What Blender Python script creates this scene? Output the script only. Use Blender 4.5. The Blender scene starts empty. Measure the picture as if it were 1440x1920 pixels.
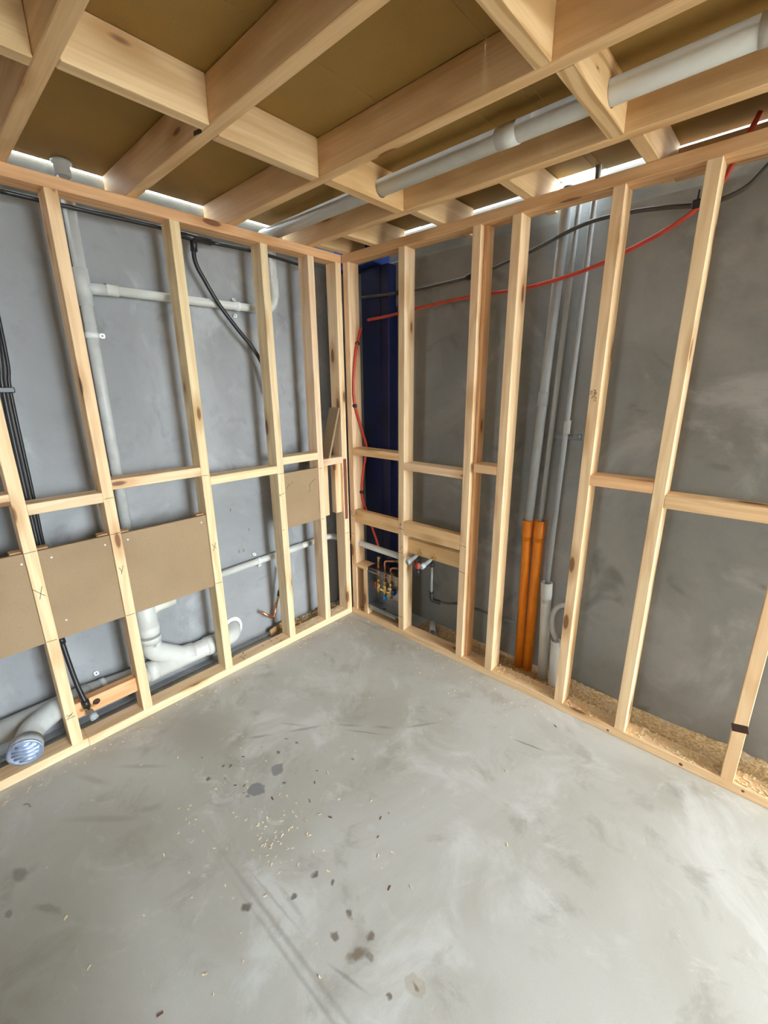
import bpy, math, random
from mathutils import Vector, Matrix, Quaternion

random.seed(7)
C = bpy.context.scene.collection
SC = bpy.context.scene

# ------------------------------------------------------------------ camera, sky, exposure
cam_d = bpy.data.cameras.new('camera')
cam = bpy.data.objects.new('camera', cam_d); C.objects.link(cam)
cam_d.sensor_fit = 'HORIZONTAL'; cam_d.sensor_width = 36.0; cam_d.lens = 819.39 / 1440 * 36.0
cam_d.clip_start = 0.05; cam_d.clip_end = 200
_r = Vector((0.7378718, 0.67487628, -0.00933951)); _u = Vector((-0.17941683, 0.20946638, 0.96121456)); _f = Vector((-0.65065722, 0.70757745, -0.2756435))
cam.matrix_world = Matrix(((_r.x, _u.x, -_f.x, 2.189), (_r.y, _u.y, -_f.y, -2.0175), (_r.z, _u.z, -_f.z, 1.6336), (0, 0, 0, 1)))
SC.camera = cam

world = bpy.data.worlds.new('overcast_sky'); SC.world = world; world.use_nodes = True
bg = world.node_tree.nodes['Background']
bg.inputs[0].default_value = (0.84, 0.945, 1.015, 1); bg.inputs[1].default_value = 39.0
SC.view_settings.view_transform = 'Standard'; SC.view_settings.look = 'None'
SC.view_settings.gamma = 1.0; SC.view_settings.use_curve_mapping = False
SC.view_settings.exposure = 0.0
SC.cycles.max_bounces = 7; SC.cycles.diffuse_bounces = 5

# daylight portals in the passage opening and the added fill hole (they guide the sky light, they emit nothing of their own)
def portal(name, loc, rot, sx, sy):
    l = bpy.data.lights.new(name, 'AREA'); l.shape = 'RECTANGLE'; l.size = sx; l.size_y = sy
    l.cycles.is_portal = True
    o = bpy.data.objects.new(name, l); C.objects.link(o); o.location = loc; o.rotation_euler = rot
    return o
OPEN_X = 4.7                       # the joists stop here; beyond, an unseen roofless passage with tall walls added to steer the daylight
SIDE_Y = -1.85
portal('opening_portal', (OPEN_X + .05, (SIDE_Y + .285) / 2, 1.25), (0, math.radians(90), 0), 2.5, .285 - SIDE_Y)
FILL_X0, FILL_X1, FILL_Z0, FILL_Z1 = 1.7, 2.2, 1.4, 2.0      # small hole added in the unseen back wall for fill light
portal('fill_portal', ((FILL_X0 + FILL_X1) / 2, -4.32, (FILL_Z0 + FILL_Z1) / 2), (math.radians(-90), 0, 0), FILL_X1 - FILL_X0, FILL_Z1 - FILL_Z0)

# ------------------------------------------------------------------ helpers
W = {}
def prop(o, label=None, cat=None, group=None, kind=None):
    if label: o['label'] = label
    if cat: o['category'] = cat
    if group: o['group'] = group
    if kind: o['kind'] = kind
    return o
def thing(name, label, cat, loc, group=None):
    o = bpy.data.objects.new(name, None); C.objects.link(o); o.location = loc
    o.empty_display_size = 0.05
    W[o] = Matrix.Translation(loc)
    return prop(o, label, cat, group)

def arc_path(pts, fil, n=6):
    pts = [Vector(p) for p in pts]
    if fil <= 0 or len(pts) < 3: return pts
    out = [pts[0]]
    for i in range(1, len(pts) - 1):
        a, b, c = pts[i-1], pts[i], pts[i+1]
        d1 = (a - b); d2 = (c - b); l1 = d1.length; l2 = d2.length; d1.normalize(); d2.normalize()
        ang = d1.angle(d2)
        if ang > math.pi - 0.02: out.append(b); continue
        t = min(fil / math.tan(ang / 2), l1 * 0.49, l2 * 0.49); r = t * math.tan(ang / 2)
        p1 = b + d1 * t; p2 = b + d2 * t
        ctr = b + (d1 + d2).normalized() * (r / math.sin(ang / 2))
        v1 = p1 - ctr; v2 = p2 - ctr
        for k in range(n + 1):
            s = k / n; th = v1.angle(v2)
            out.append(ctr + (v1 * math.sin((1 - s) * th) + v2 * math.sin(s * th)) / math.sin(th))
    out.append(pts[-1]); return out
def spline(pts, n=6):
    p = [Vector(q) for q in pts]; p = [p[0] * 2 - p[1]] + p + [p[-1] * 2 - p[-2]]; out = []
    for i in range(1, len(p) - 2):
        for k in range(n):
            t = k / n
            out.append(0.5 * ((2 * p[i]) + (p[i+1] - p[i-1]) * t + (2*p[i-1] - 5*p[i] + 4*p[i+1] - p[i+2]) * t*t + (3*p[i] - p[i-1] - 3*p[i+1] + p[i+2]) * t**3))
    out.append(p[-2]); return out

class MB:
    def __init__(s): s.v = []; s.f = []; s.sm = []
    def face(s, idx, smooth=False): s.f.append(tuple(idx)); s.sm.append(smooth)
    def box(s, c, d, rot=None, ch=0.0):
        c = Vector(c); h = Vector(d) / 2; R = rot or Matrix.Identity(3); b = len(s.v)
        if ch <= 0:
            for x in (-1, 1):
                for y in (-1, 1):
                    for z in (-1, 1): s.v.append(c + R @ Vector((x*h.x, y*h.y, z*h.z)))
            for q in ((0,1,3,2),(4,6,7,5),(0,4,5,1),(2,3,7,6),(0,2,6,4),(1,5,7,3)): s.face([b+i for i in q])
            return s
        idx = {}
        for x in (-1, 1):
            for y in (-1, 1):
                for z in (-1, 1):
                    for a in range(3):
                        p = Vector((x*h.x, y*h.y, z*h.z))
                        for k in range(3):
                            if k != a: p[k] -= (x, y, z)[k] * ch
                        idx[(x, y, z, a)] = len(s.v); s.v.append(c + R @ p)
        ctr = c
        def add(keys):
            ids = [idx[k] for k in keys]; P = [s.v[i] for i in ids]
            n = (P[1]-P[0]).cross(P[2]-P[0]); m = sum(P, Vector()) / len(P)
            if n.dot(m - ctr) < 0: ids.reverse()
            s.face(ids)
        for a in range(3):
            o = [k for k in range(3) if k != a]
            for sg in (-1, 1):
                ks = []
                for (p, q) in ((-1,-1),(1,-1),(1,1),(-1,1)):
                    t = [0,0,0]; t[a] = sg; t[o[0]] = p; t[o[1]] = q; ks.append((*t, a))
                add(ks)
        for a in range(3):
            o = [k for k in range(3) if k != a]
            for p in (-1, 1):
                for q in (-1, 1):
                    t1 = [0,0,0]; t2 = [0,0,0]; t1[a] = -1; t2[a] = 1
                    for t in (t1, t2): t[o[0]] = p; t[o[1]] = q
                    add([(*t1, o[0]), (*t2, o[0]), (*t2, o[1]), (*t1, o[1])])
        for x in (-1, 1):
            for y in (-1, 1):
                for z in (-1, 1): add([(x,y,z,0),(x,y,z,1),(x,y,z,2)])
        return s
    def bx(s, x0, x1, y0, y1, z0, z1, ch=0.0):
        return s.box(((x0+x1)/2, (y0+y1)/2, (z0+z1)/2), (x1-x0, y1-y0, z1-z0), None, ch)
    def tube(s, path, r, n=14, fil=0, caps=True, an=6):
        P = arc_path(path, fil, an); m = len(P)
        rs = r if isinstance(r, (list, tuple)) else [r] * m
        T = []
        for i in range(m):
            a = P[max(i-1, 0)]; b = P[min(i+1, m-1)]; t = b - a
            T.append(t.normalized() if t.length > 1e-9 else Vector((0,0,1)))
        ref = Vector((0,0,1)) if abs(T[0].z) < .9 else Vector((1,0,0))
        N = (ref - T[0] * ref.dot(T[0])).normalized(); b0 = len(s.v)
        for i in range(m):
            if i:
                q = T[i-1].rotation_difference(T[i]); N = q @ N; N = (N - T[i] * N.dot(T[i])).normalized()
            B = T[i].cross(N)
            for k in range(n):
                a = 2*math.pi*k/n; s.v.append(P[i] + (N*math.cos(a) + B*math.sin(a)) * rs[i])
        for i in range(m-1):
            for k in range(n):
                s.face((b0+i*n+k, b0+i*n+(k+1)%n, b0+(i+1)*n+(k+1)%n, b0+(i+1)*n+k), True)
        if caps:
            s.face([b0+k for k in reversed(range(n))]); s.face([b0+(m-1)*n+k for k in range(n)])
        return s
    def lathe(s, p0, ax, prof, n=20):
        """prof: list of (distance along axis, radius)"""
        ax = Vector(ax).normalized(); p0 = Vector(p0)
        ref = Vector((0,0,1)) if abs(ax.z) < .9 else Vector((1,0,0))
        N = (ref - ax*ref.dot(ax)).normalized(); B = ax.cross(N); b0 = len(s.v)
        for (d, r) in prof:
            for k in range(n):
                a = 2*math.pi*k/n; s.v.append(p0 + ax*d + (N*math.cos(a)+B*math.sin(a))*max(r, 1e-5))
        for i in range(len(prof)-1):
            for k in range(n):
                s.face((b0+i*n+k, b0+i*n+(k+1)%n, b0+(i+1)*n+(k+1)%n, b0+(i+1)*n+k), True)
        return s
    def hollow(s, p0, p1, r, ri, n=20):
        p0 = Vector(p0); p1 = Vector(p1); L = (p1-p0).length; e = .0008
        return s.lathe(p0, p1-p0, [(0, ri), (0, ri), (0, r-e), (e, r), (L-e, r), (L, r-e), (L, ri+e), (L-e, ri), (0, ri)], n)
    def build(s, name, mat, parent=None, ob_color=None):
        me = bpy.data.meshes.new(name); 
        if parent is not None: M = W[parent]
        else:
            xs = [v.x for v in s.v]; ys = [v.y for v in s.v]; zs = [v.z for v in s.v]
            M = Matrix.Translation(((min(xs)+max(xs))/2, (min(ys)+max(ys))/2, min(zs)))
        Mi = M.inverted()
        me.from_pydata([tuple(Mi @ v) for v in s.v], [], s.f)
        me.polygons.foreach_set('use_smooth', s.sm); me.update()
        me.materials.append(mat)
        o = bpy.data.objects.new(name, me); C.objects.link(o)
        if parent is not None: o.parent = parent; W[o] = W[parent]
        else: o.location = M.to_translation(); W[o] = M
        if ob_color: o.color = ob_color
        return o

ROT = {'x': Matrix.Identity(3), 'y': Matrix.Rotation(math.radians(90), 3, 'Z'), 'z': Matrix.Rotation(math.radians(-90), 3, 'Y')}
def timber(name, x0, x1, y0, y1, z0, z1, axis, parent, mat, tint=None, ch=0.002):
    """a sawn length of timber whose grain follows its own local X"""
    c = Vector(((x0+x1)/2, (y0+y1)/2, (z0+z1)/2)); d = Vector((x1-x0, y1-y0, z1-z0)); R = ROT[axis]
    ld = R.transposed() @ d; ld = Vector((abs(ld.x), abs(ld.y), abs(ld.z)))
    m = MB(); m.box((0,0,0), ld, None, ch)
    me = bpy.data.meshes.new(name); me.from_pydata([tuple(v) for v in m.v], [], m.f); me.update(); me.materials.append(mat)
    o = bpy.data.objects.new(name, me); C.objects.link(o)
    Mw = Matrix.Translation(c) @ R.to_4x4(); W[o] = Mw
    if parent is not None:
        o.parent = parent; o.matrix_basis = W[parent].inverted() @ Mw
    else: o.matrix_basis = Mw
    t = tint or (random.uniform(.93, 1.04), random.uniform(.92, 1.0), random.uniform(.88, .99))
    o.color = (*t, 1)
    return o

# ------------------------------------------------------------------ materials
def new_mat(name):
    m = bpy.data.materials.new(name); m.use_nodes = True; nt = m.node_tree
    return m, nt, nt.nodes['Principled BSDF']
def N(nt, t, **kw):
    n = nt.nodes.new(t)
    for k, v in kw.items(): setattr(n, k, v)
    return n
def ramp(nt, stops, interp='LINEAR'):
    r = N(nt, 'ShaderNodeValToRGB'); r.color_ramp.interpolation = interp
    e = r.color_ramp.elements
    while len(e) < len(stops): e.new(0.5)
    for i, (p, c) in enumerate(stops): e[i].position = p; e[i].color = (*c, 1) if len(c) == 3 else c
    return r
def mixc(nt, a, b, fac, mode='MIX'):
    n = N(nt, 'ShaderNodeMix', data_type='RGBA', blend_type=mode); L = nt.links
    for sock, v in ((n.inputs[0], fac), (n.inputs[6], a), (n.inputs[7], b)):
        if hasattr(v, 'links'): L.new(v, sock)
        elif isinstance(v, (int, float)): sock.default_value = v
        else: sock.default_value = (*v, 1) if len(v) == 3 else v
    return n.outputs[2]
def maprange(nt, v, a, b, c=0.0, d=1.0, smooth=True):
    n = N(nt, 'ShaderNodeMapRange', interpolation_type='SMOOTHSTEP' if smooth else 'LINEAR')
    nt.links.new(v, n.inputs[0])
    for i, x in enumerate((a, b, c, d)): n.inputs[i+1].default_value = x
    return n.outputs[0]
def mapping(nt, vec, scale=(1,1,1), loc=(0,0,0), rot=(0,0,0), vt='POINT'):
    n = N(nt, 'ShaderNodeMapping', vector_type=vt); nt.links.new(vec, n.inputs[0])
    n.inputs[1].default_value = loc; n.inputs[2].default_value = rot; n.inputs[3].default_value = scale
    return n.outputs[0]
def noise(nt, vec, scale, detail=4, rough=.5, dist=0):
    n = N(nt, 'ShaderNodeTexNoise'); nt.links.new(vec, n.inputs['Vector'])
    n.inputs['Scale'].default_value = scale; n.inputs['Detail'].default_value = detail
    n.inputs['Roughness'].default_value = rough; n.inputs['Distortion'].default_value = dist
    return n.outputs[0]
def bump(nt, b, h, strength, dist=.01):
    n = N(nt, 'ShaderNodeBump'); n.inputs['Strength'].default_value = strength; n.inputs['Distance'].default_value = dist
    nt.links.new(h, n.inputs['Height']); nt.links.new(n.outputs[0], b.inputs['Normal'])

def wood(name, light, mid, dark, knot=(.16, .06, .025), ring=26, streak=.5, knots=.135):
    m, nt, b = new_mat(name); L = nt.links
    tc = N(nt, 'ShaderNodeTexCoord'); oi = N(nt, 'ShaderNodeObjectInfo')
    mul = N(nt, 'ShaderNodeVectorMath', operation='SCALE'); mul.inputs[0].default_value = (37, 11, 23); L.new(oi.outputs['Random'], mul.inputs['Scale'])
    add = N(nt, 'ShaderNodeVectorMath', operation='ADD'); L.new(tc.outputs['Object'], add.inputs[0]); L.new(mul.outputs[0], add.inputs[1])
    v = add.outputs[0]
    # growth rings around a pith that lies outside the board
    off = N(nt, 'ShaderNodeVectorMath', operation='MULTIPLY_ADD'); L.new(oi.outputs['Random'], off.inputs[0]); off.inputs[1].default_value = (0, .11, -.09)
    off.inputs[2].default_value = (0, .02, .06)
    wob = noise(nt, mapping(nt, v, (1.1, 2, 2)), 1.6, 2)
    sub = N(nt, 'ShaderNodeVectorMath', operation='ADD'); L.new(tc.outputs['Object'], sub.inputs[0]); L.new(off.outputs[0], sub.inputs[1])
    sc = N(nt, 'ShaderNodeVectorMath', operation='MULTIPLY'); L.new(sub.outputs[0], sc.inputs[0]); sc.inputs[1].default_value = (0.05, 1, 1)
    ln = N(nt, 'ShaderNodeVectorMath', operation='LENGTH'); L.new(sc.outputs[0], ln.inputs[0])
    m1 = N(nt, 'ShaderNodeMath', operation='MULTIPLY_ADD'); L.new(ln.outputs['Value'], m1.inputs[0]); m1.inputs[1].default_value = ring * 6.283; 
    m2 = N(nt, 'ShaderNodeMath', operation='MULTIPLY'); L.new(wob, m2.inputs[0]); m2.inputs[1].default_value = 14; L.new(m2.outputs[0], m1.inputs[2])
    sn = N(nt, 'ShaderNodeMath', operation='SINE'); L.new(m1.outputs[0], sn.inputs[0])
    rg = maprange(nt, sn.outputs[0], -.2, 1.0)
    st = noise(nt, mapping(nt, v, (1.5, 60, 60)), 1.5, 5, .6)
    c1 = mixc(nt, light, mid, maprange(nt, st, .35, .7))
    rf = N(nt, 'ShaderNodeMath', operation='MULTIPLY'); L.new(rg, rf.inputs[0]); rf.inputs[1].default_value = streak
    c2 = mixc(nt, c1, dark, rf.outputs[0])
    big = noise(nt, mapping(nt, v, (2, 6, 6)), 1.3, 3)
    c3 = mixc(nt, c2, (.80, .70, .60), maprange(nt, big, .50, .75, 0, .55), 'MULTIPLY')
    vo = N(nt, 'ShaderNodeTexVoronoi'); vo.inputs['Scale'].default_value = 1
    L.new(mapping(nt, v, (2.6, 8.5, 8.5)), vo.inputs['Vector'])
    halo = maprange(nt, vo.outputs['Distance'], knots * 2.6, knots, 0, .55)
    c4 = mixc(nt, c3, (.50, .27, .11), halo)
    c5 = mixc(nt, c4, knot, maprange(nt, vo.outputs['Distance'], knots * 1.05, knots * .7, 0, .85))
    c6 = mixc(nt, c5, oi.outputs['Color'], 1.0, 'MULTIPLY')
    L.new(c6, b.inputs['Base Color']); b.inputs['Roughness'].default_value = .62; b.inputs['Specular IOR Level'].default_value = .3
    bump(nt, b, st, .12, .002)
    return m

def concrete(name, dark, light, rough=.85, warm=None, bmp=.25):
    m, nt, b = new_mat(name); L = nt.links
    g = N(nt, 'ShaderNodeNewGeometry'); v = g.outputs['Position']
    a = noise(nt, v, 1.3, 6, .62, .6); f = noise(nt, v, 9, 5, .6); s = noise(nt, v, 160, 2, .5)
    c = mixc(nt, dark, light, maprange(nt, a, .33, .68))
    c = mixc(nt, c, (.72, .72, .72), maprange(nt, f, .5, .72, 0, .35), 'MULTIPLY')
    sp = noise(nt, v, 3.1, 3, .5, 1.2)
    c = mixc(nt, c, tuple(x * .66 for x in dark), maprange(nt, sp, .60, .74, 0, .75))
    c = mixc(nt, c, tuple(min(1, x * 1.22) for x in light), maprange(nt, noise(nt, mapping(nt, v, (1,1,1), (5,3,8)), 2.3, 5, .6, .8), .54, .70, 0, .8))
    c = mixc(nt, c, (.9, .9, .9), maprange(nt, s, .4, .7, 0, .3), 'MULTIPLY')
    L.new(c, b.inputs['Base Color']); b.inputs['Roughness'].default_value = rough
    bump(nt, b, f, bmp, .004)
    return m

def plain(name, col, rough=.5, metal=0.0, spec=.5, var=.12, vs=18, bmp=0.0, coat=0.0):
    m, nt, b = new_mat(name); L = nt.links
    tc = N(nt, 'ShaderNodeTexCoord'); n = noise(nt, tc.outputs['Object'], vs, 4, .55)
    c = mixc(nt, col, tuple(x * (1 - 2.2 * var) for x in col), maprange(nt, n, .42, .75))
    L.new(c, b.inputs['Base Color']); b.inputs['Roughness'].default_value = rough; b.inputs['Metallic'].default_value = metal
    b.inputs['Specular IOR Level'].default_value = spec; b.inputs['Coat Weight'].default_value = coat
    if bmp: bump(nt, b, n, bmp, .003)
    return m

def particle(name, col, dark, speck):
    m, nt, b = new_mat(name); L = nt.links
    g = N(nt, 'ShaderNodeNewGeometry'); v = g.outputs['Position']
    a = noise(nt, v, 2.2, 4, .55); f = noise(nt, v, 170, 3, .7)
    c = mixc(nt, col, dark, maprange(nt, a, .40, .72))
    c = mixc(nt, c, speck, maprange(nt, f, .52, .70, 0, .5))
    L.new(c, b.inputs['Base Color']); b.inputs['Roughness'].default_value = .7; b.inputs['Specular IOR Level'].default_value = .25
    bump(nt, b, f, .2, .002)
    return m

PINE = wood('pine_framing', (.90, .71, .47), (.83, .61, .37), (.69, .46, .245), streak=.38)
PINE_P = wood('pine_plate', (.80, .56, .34), (.70, .46, .25), (.54, .32, .15), streak=.45)
PINE_J = wood('pine_joist', (.78, .60, .37), (.70, .51, .29), (.57, .39, .20), streak=.45, ring=20)
PINE_S = wood('pine_striped', (.80, .61, .37), (.73, .52, .29), (.50, .31, .14), streak=.8, ring=34, knots=.03)
CON_L = concrete('concrete_wall_grey', (.28, .288, .298), (.365, .377, .388))
CON_R = concrete('concrete_wall_warm_grey', (.235, .24, .235), (.325, .33, .322))
CON_U = concrete('concrete_band_shaded', (.20, .21, .20), (.27, .28, .27))  # darker than the walls, standing in for the shadow up there
BOARD = particle('particleboard', (.36, .25, .145), (.31, .21, .118), (.27, .178, .095))
CEILP = particle('flooring_sheet', (.32, .19, .052), (.265, .155, .042), (.235, .132, .034))
PVC = plain('white_pvc', (.66, .67, .63), .38, var=.05, vs=9)
PVC_G = plain('grey_pvc', (.40, .43, .45), .42, var=.05)
PVC_LG = plain('pale_grey_pvc', (.52, .54, .53), .42, var=.07)
CLIPW = plain('white_plastic', (.82, .84, .85), .4, var=.02)
BLACK = plain('black_plastic', (.018, .018, .02), .38, var=.1)
GREYC = plain('grey_polypipe', (.085, .085, .08), .4, var=.1)
RED = plain('red_pex', (.62, .065, .035), .38, var=.08)
ORANGE = plain('orange_conduit', (.80, .24, .012), .45, var=.06)
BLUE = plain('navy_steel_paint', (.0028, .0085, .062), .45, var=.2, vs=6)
COPPER = plain('copper', (.80, .36, .19), .28, 1.0, var=.15)
BRASS = plain('brass', (.72, .52, .20), .3, 1.0, var=.15)
STEEL = plain('galvanised_steel', (.42, .44, .46), .32, 1.0, var=.12, vs=12)
FOIL = plain('foil', (.62, .72, .92), .38, .85, var=.05)
GREYP = plain('grey_valve_plastic', (.42, .46, .48), .45, var=.05)
BLUEP = plain('bright_blue_plastic', (.01, .28, .85), .4, var=.05)
BLUEH = plain('blue_handle', (.02, .05, .30), .4, var=.05)
REDBR = plain('red_brown_packer', (.20, .065, .038), .7, var=.1)
PEN = plain('pencil', (.05, .04, .03), .8, var=.05)
def sawdust_mat():
    m, nt, b = new_mat('sawdust'); L = nt.links
    g = N(nt, 'ShaderNodeNewGeometry'); v = g.outputs['Position']
    f = noise(nt, v, 75, 4, .7); c_ = noise(nt, v, 11, 4, .6, .5)
    c = mixc(nt, (.42, .25, .105), (.74, .53, .29), maprange(nt, f, .34, .66))
    c = mixc(nt, c, (.50, .40, .28), maprange(nt, c_, .50, .70, 0, .8))
    L.new(c, b.inputs['Base Color']); b.inputs['Roughness'].default_value = .95; b.inputs['Specular IOR Level'].default_value = .1
    bump(nt, b, f, .9, .012); return m
SAWD = sawdust_mat()
SHAV = plain('wood_shaving', (.90, .76, .50), .7, var=.1, vs=40)
BROWN = plain('brown_debris', (.20, .09, .045), .8, var=.2, vs=30)
FIBRE = particle('scrap_fibre', (.42, .27, .13), (.26, .15, .07), (.55, .38, .2))
BURN = plain('dark_bark', (.055, .025, .015), .8, var=.2, vs=60)
SIDING = plain('slate_siding', (.030, .035, .042), .6, var=.3, vs=3)
BOUNCE = particle('warm_bounce_lining', (.52, .36, .20), (.44, .29, .15), (.40, .26, .13))  # wood tone given to the unseen walls to warm the bounced light
GROUND = plain('outside_ground', (.45, .43, .40), .9, var=.1, vs=.6)

def floor_mat():
    m, nt, b = new_mat('concrete_floor'); L = nt.links
    g = N(nt, 'ShaderNodeNewGeometry'); v = g.outputs['Position']
    a = noise(nt, v, 1.1, 6, .6, .7); f = noise(nt, v, 5, 6, .65, .5); s = noise(nt, v, 220, 2, .5)
    c = mixc(nt, (.43, .42, .37), (.54, .54, .505), maprange(nt, a, .34, .66))
    c = mixc(nt, c, (.63, .635, .61), maprange(nt, noise(nt, mapping(nt, v, (1,1,1), (3, 7, 0)), 2.1, 7, .66, 1.0), .50, .68, 0, .85))
    c = mixc(nt, c, (.31, .295, .255), maprange(nt, f, .53, .70, 0, .55))
    c = mixc(nt, c, (.66, .66, .63), maprange(nt, noise(nt, mapping(nt, v, (1, 1, 1), (9, 1, 4)), 7, 6, .7, .9), .58, .70, 0, .45))
    c = mixc(nt, c, (.88, .88, .88), maprange(nt, s, .4, .7, 0, .35), 'MULTIPLY')
    # stains, drips and scuffs that lie on the slab
    dn = N(nt, 'ShaderNodeTexNoise'); dn.inputs['Scale'].default_value = 32; dn.inputs['Detail'].default_value = 3; L.new(v, dn.inputs['Vector'])
    sub = N(nt, 'ShaderNodeVectorMath', operation='SUBTRACT'); L.new(dn.outputs['Color'], sub.inputs[0]); sub.inputs[1].default_value = (.5, .5, .5)
    scl = N(nt, 'ShaderNodeVectorMath', operation='SCALE'); L.new(sub.outputs[0], scl.inputs[0]); scl.inputs['Scale'].default_value = .034
    ad = N(nt, 'ShaderNodeVectorMath', operation='ADD'); L.new(v, ad.inputs[0]); L.new(scl.outputs[0], ad.inputs[1])
    wv = ad.outputs[0]
    sc2 = N(nt, 'ShaderNodeVectorMath', operation='SCALE'); L.new(sub.outputs[0], sc2.inputs[0]); sc2.inputs['Scale'].default_value = .007
    ad2 = N(nt, 'ShaderNodeVectorMath', operation='ADD'); L.new(v, ad2.inputs[0]); L.new(sc2.outputs[0], ad2.inputs[1])
    wv2 = ad2.outputs[0]
    cc = [c]
    def blob(x, y, rx, ry, ang, col, op, soft=.45, vec=None):
        mp = mapping(nt, vec or wv, (rx, ry, 1), (x, y, 0), (0, 0, ang), 'TEXTURE')
        ln = N(nt, 'ShaderNodeVectorMath', operation='LENGTH'); L.new(mp, ln.inputs[0])
        cc[0] = mixc(nt, cc[0], col, maprange(nt, ln.outputs['Value'], 1.0, 1 - soft, 0, op))
    def stroke(p, q, w, col, op, soft=.8):
        dx, dy = q[0]-p[0], q[1]-p[1]
        blob((p[0]+q[0])/2, (p[1]+q[1])/2, math.hypot(dx, dy)/2, w, math.atan2(dy, dx), col, op, soft, wv2)
    G = (.20, .205, .215); D = (.10, .085, .065); Bn = (.15, .11, .075); S = (.26, .25, .22)
    blob(.796, -1.32, .045, .032, .4, G, .85, .25); blob(.779, -1.202, .034, .030, 0, G, .8, .25); blob(.80, -1.36, .012, .01, 0, G, .8)
    for x, y, r in ((1.246,-1.367,.013),(1.31,-1.337,.013),(1.245,-1.457,.014),(1.423,-1.369,.016),(1.432,-1.437,.017),(1.514,-1.363,.017),(1.16,-1.576,.018),
                    (1.692,-1.362,.012),(1.649,-1.428,.010),(.58,-1.35,.012),(.603,-1.33,.010),(.594,-1.431,.011),(.70,-1.14,.012),(.72,-1.05,.009),(.86,-1.22,.008)):
        blob(x, y, r * 1.25, r * .9, x * 9, Bn if x > 1.4 else D, .8, .6)
    blob(1.69, -1.362, .036, .03, 0, (.33, .25, .13), .35, .25)
    blob(1.517, -1.423, .045, .022, 1.0, (.17, .12, .07), .75, .7); blob(1.55, -1.40, .02, .012, .3, Bn, .6, .6)
    blob(.474, -2.064, .05, .022, .3, (.17, .155, .125), .6, .6); blob(.681, -2.02, .075, .016, .5, (.19, .175, .14), .55, .7); blob(.60, -2.11, .016, .012, 0, D, .5)
    blob(.16, -1.99, .03, .008, .6, (.16, .08, .04), .6, .6)
    # long double scuff
    stroke((.72, -1.548), (1.95, -1.538), .012, S, .48, .9); stroke((.9, -1.572), (2.0, -1.566), .010, S, .42, .9); stroke((1.0, -1.515), (1.4, -1.50), .007, S, .35)
    stroke((1.15, -1.47), (1.35, -1.475), .012, S, .35); stroke((1.45, -1.50), (1.62, -1.46), .008, D, .35)
    # curved scrape in front of the corner
    arc = [(.50, -1.22), (.60, -1.08), (.75, -.864), (.90, -.745), (1.02, -.66), (1.17, -.46)]
    for i in range(len(arc)-1): stroke(arc[i], arc[i+1], .013, (.26, .24, .20), .6, .9)
    stroke((.80, -.86), (1.02, -.72), .008, (.22, .205, .17), .55); stroke((.52, -1.05), (.70, -.93), .012, S, .4)
    stroke((1.46, -.345), (1.635, -.307), .006, (.16, .15, .13), .7, .6)
    stroke((.2, -1.7), (.42, -1.5), .016, S, .4); stroke((.3, -1.95), (.62, -1.65), .022, S, .4); stroke((.12, -1.82), (.33, -1.72), .02, S, .35)
    stroke((.05, -.06), (.36, -.04), .012, (.2, .17, .13), .4)
    blob(.30, -1.35, .28, .20, .6, (.32, .285, .235), .4, .9); blob(.55, -1.80, .45, .30, .4, (.28, .25, .20), .45, .9); blob(.85, -2.05, .5, .30, .2, (.27, .25, .195), .5, .9); blob(1.35, -1.95, .4, .22, .2, (.36, .335, .28), .4, .9)  # broad brown dirt, deepened to carry some of the shade at near left
    L.new(cc[0], b.inputs['Base Color'])
    rr = maprange(nt, a, .3, .7, .42, .62); L.new(rr, b.inputs['Roughness']); b.inputs['Specular IOR Level'].default_value = .35
    bump(nt, b, f, .06, .004)
    return m
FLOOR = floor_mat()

# ------------------------------------------------------------------ the setting
def struct(name, mb, mat, label=None):
    o = mb.build(name, mat); o['kind'] = 'structure'
    if label: o['label'] = label
    return o
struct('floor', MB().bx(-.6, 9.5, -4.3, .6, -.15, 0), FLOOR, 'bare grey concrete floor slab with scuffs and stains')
struct('ground', MB().bx(-30, 40, -40, 30, -.5, -.16), GROUND, 'ground outside the building')
wl = struct('wall_left', MB().bx(-.375, -.225, -4.3, .435, 0, 2.37), CON_L, 'grey concrete wall behind the left timber frame')
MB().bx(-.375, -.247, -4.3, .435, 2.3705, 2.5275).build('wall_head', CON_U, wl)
wr = struct('wall_right', MB().bx(-.225, OPEN_X, .285, .435, 0, 2.375), CON_R, 'dark grey concrete wall behind the right timber frame')
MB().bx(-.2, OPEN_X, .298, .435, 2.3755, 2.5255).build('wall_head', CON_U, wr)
MB().bx(.16, .30, .262, .285, 2.12, 2.375, .004).build('mortar_patch', CON_R, wr)
struct('wall_back', MB().bx(-.375, FILL_X0, -4.45, -4.3, 0, 2.523).bx(FILL_X1, OPEN_X + .15, -4.45, -4.3, 0, 2.523).bx(FILL_X0, FILL_X1, -4.45, -4.3, 0, FILL_Z0).bx(FILL_X0, FILL_X1, -4.45, -4.3, FILL_Z1, 2.523), BOUNCE, 'wall behind the camera with added warm lining and a fill-light hole')
struct('wall_side_baffle', MB().bx(2.5, 9.5, SIDE_Y - .15, SIDE_Y, 0, 2.523).bx(OPEN_X + .1, 9.5, SIDE_Y - .15, SIDE_Y, 2.523, 5.2), BOUNCE, 'unseen partition added to the right of the camera to shade the floor')  # added out of view to keep daylight off the near left floor
struct('wall_end', MB().bx(OPEN_X, OPEN_X + .15, -4.3, SIDE_Y - .15, 0, 2.523), BOUNCE, 'unseen end wall added behind the camera to the right to block sky light')  # added out of view to stop stray sky light from behind
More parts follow.
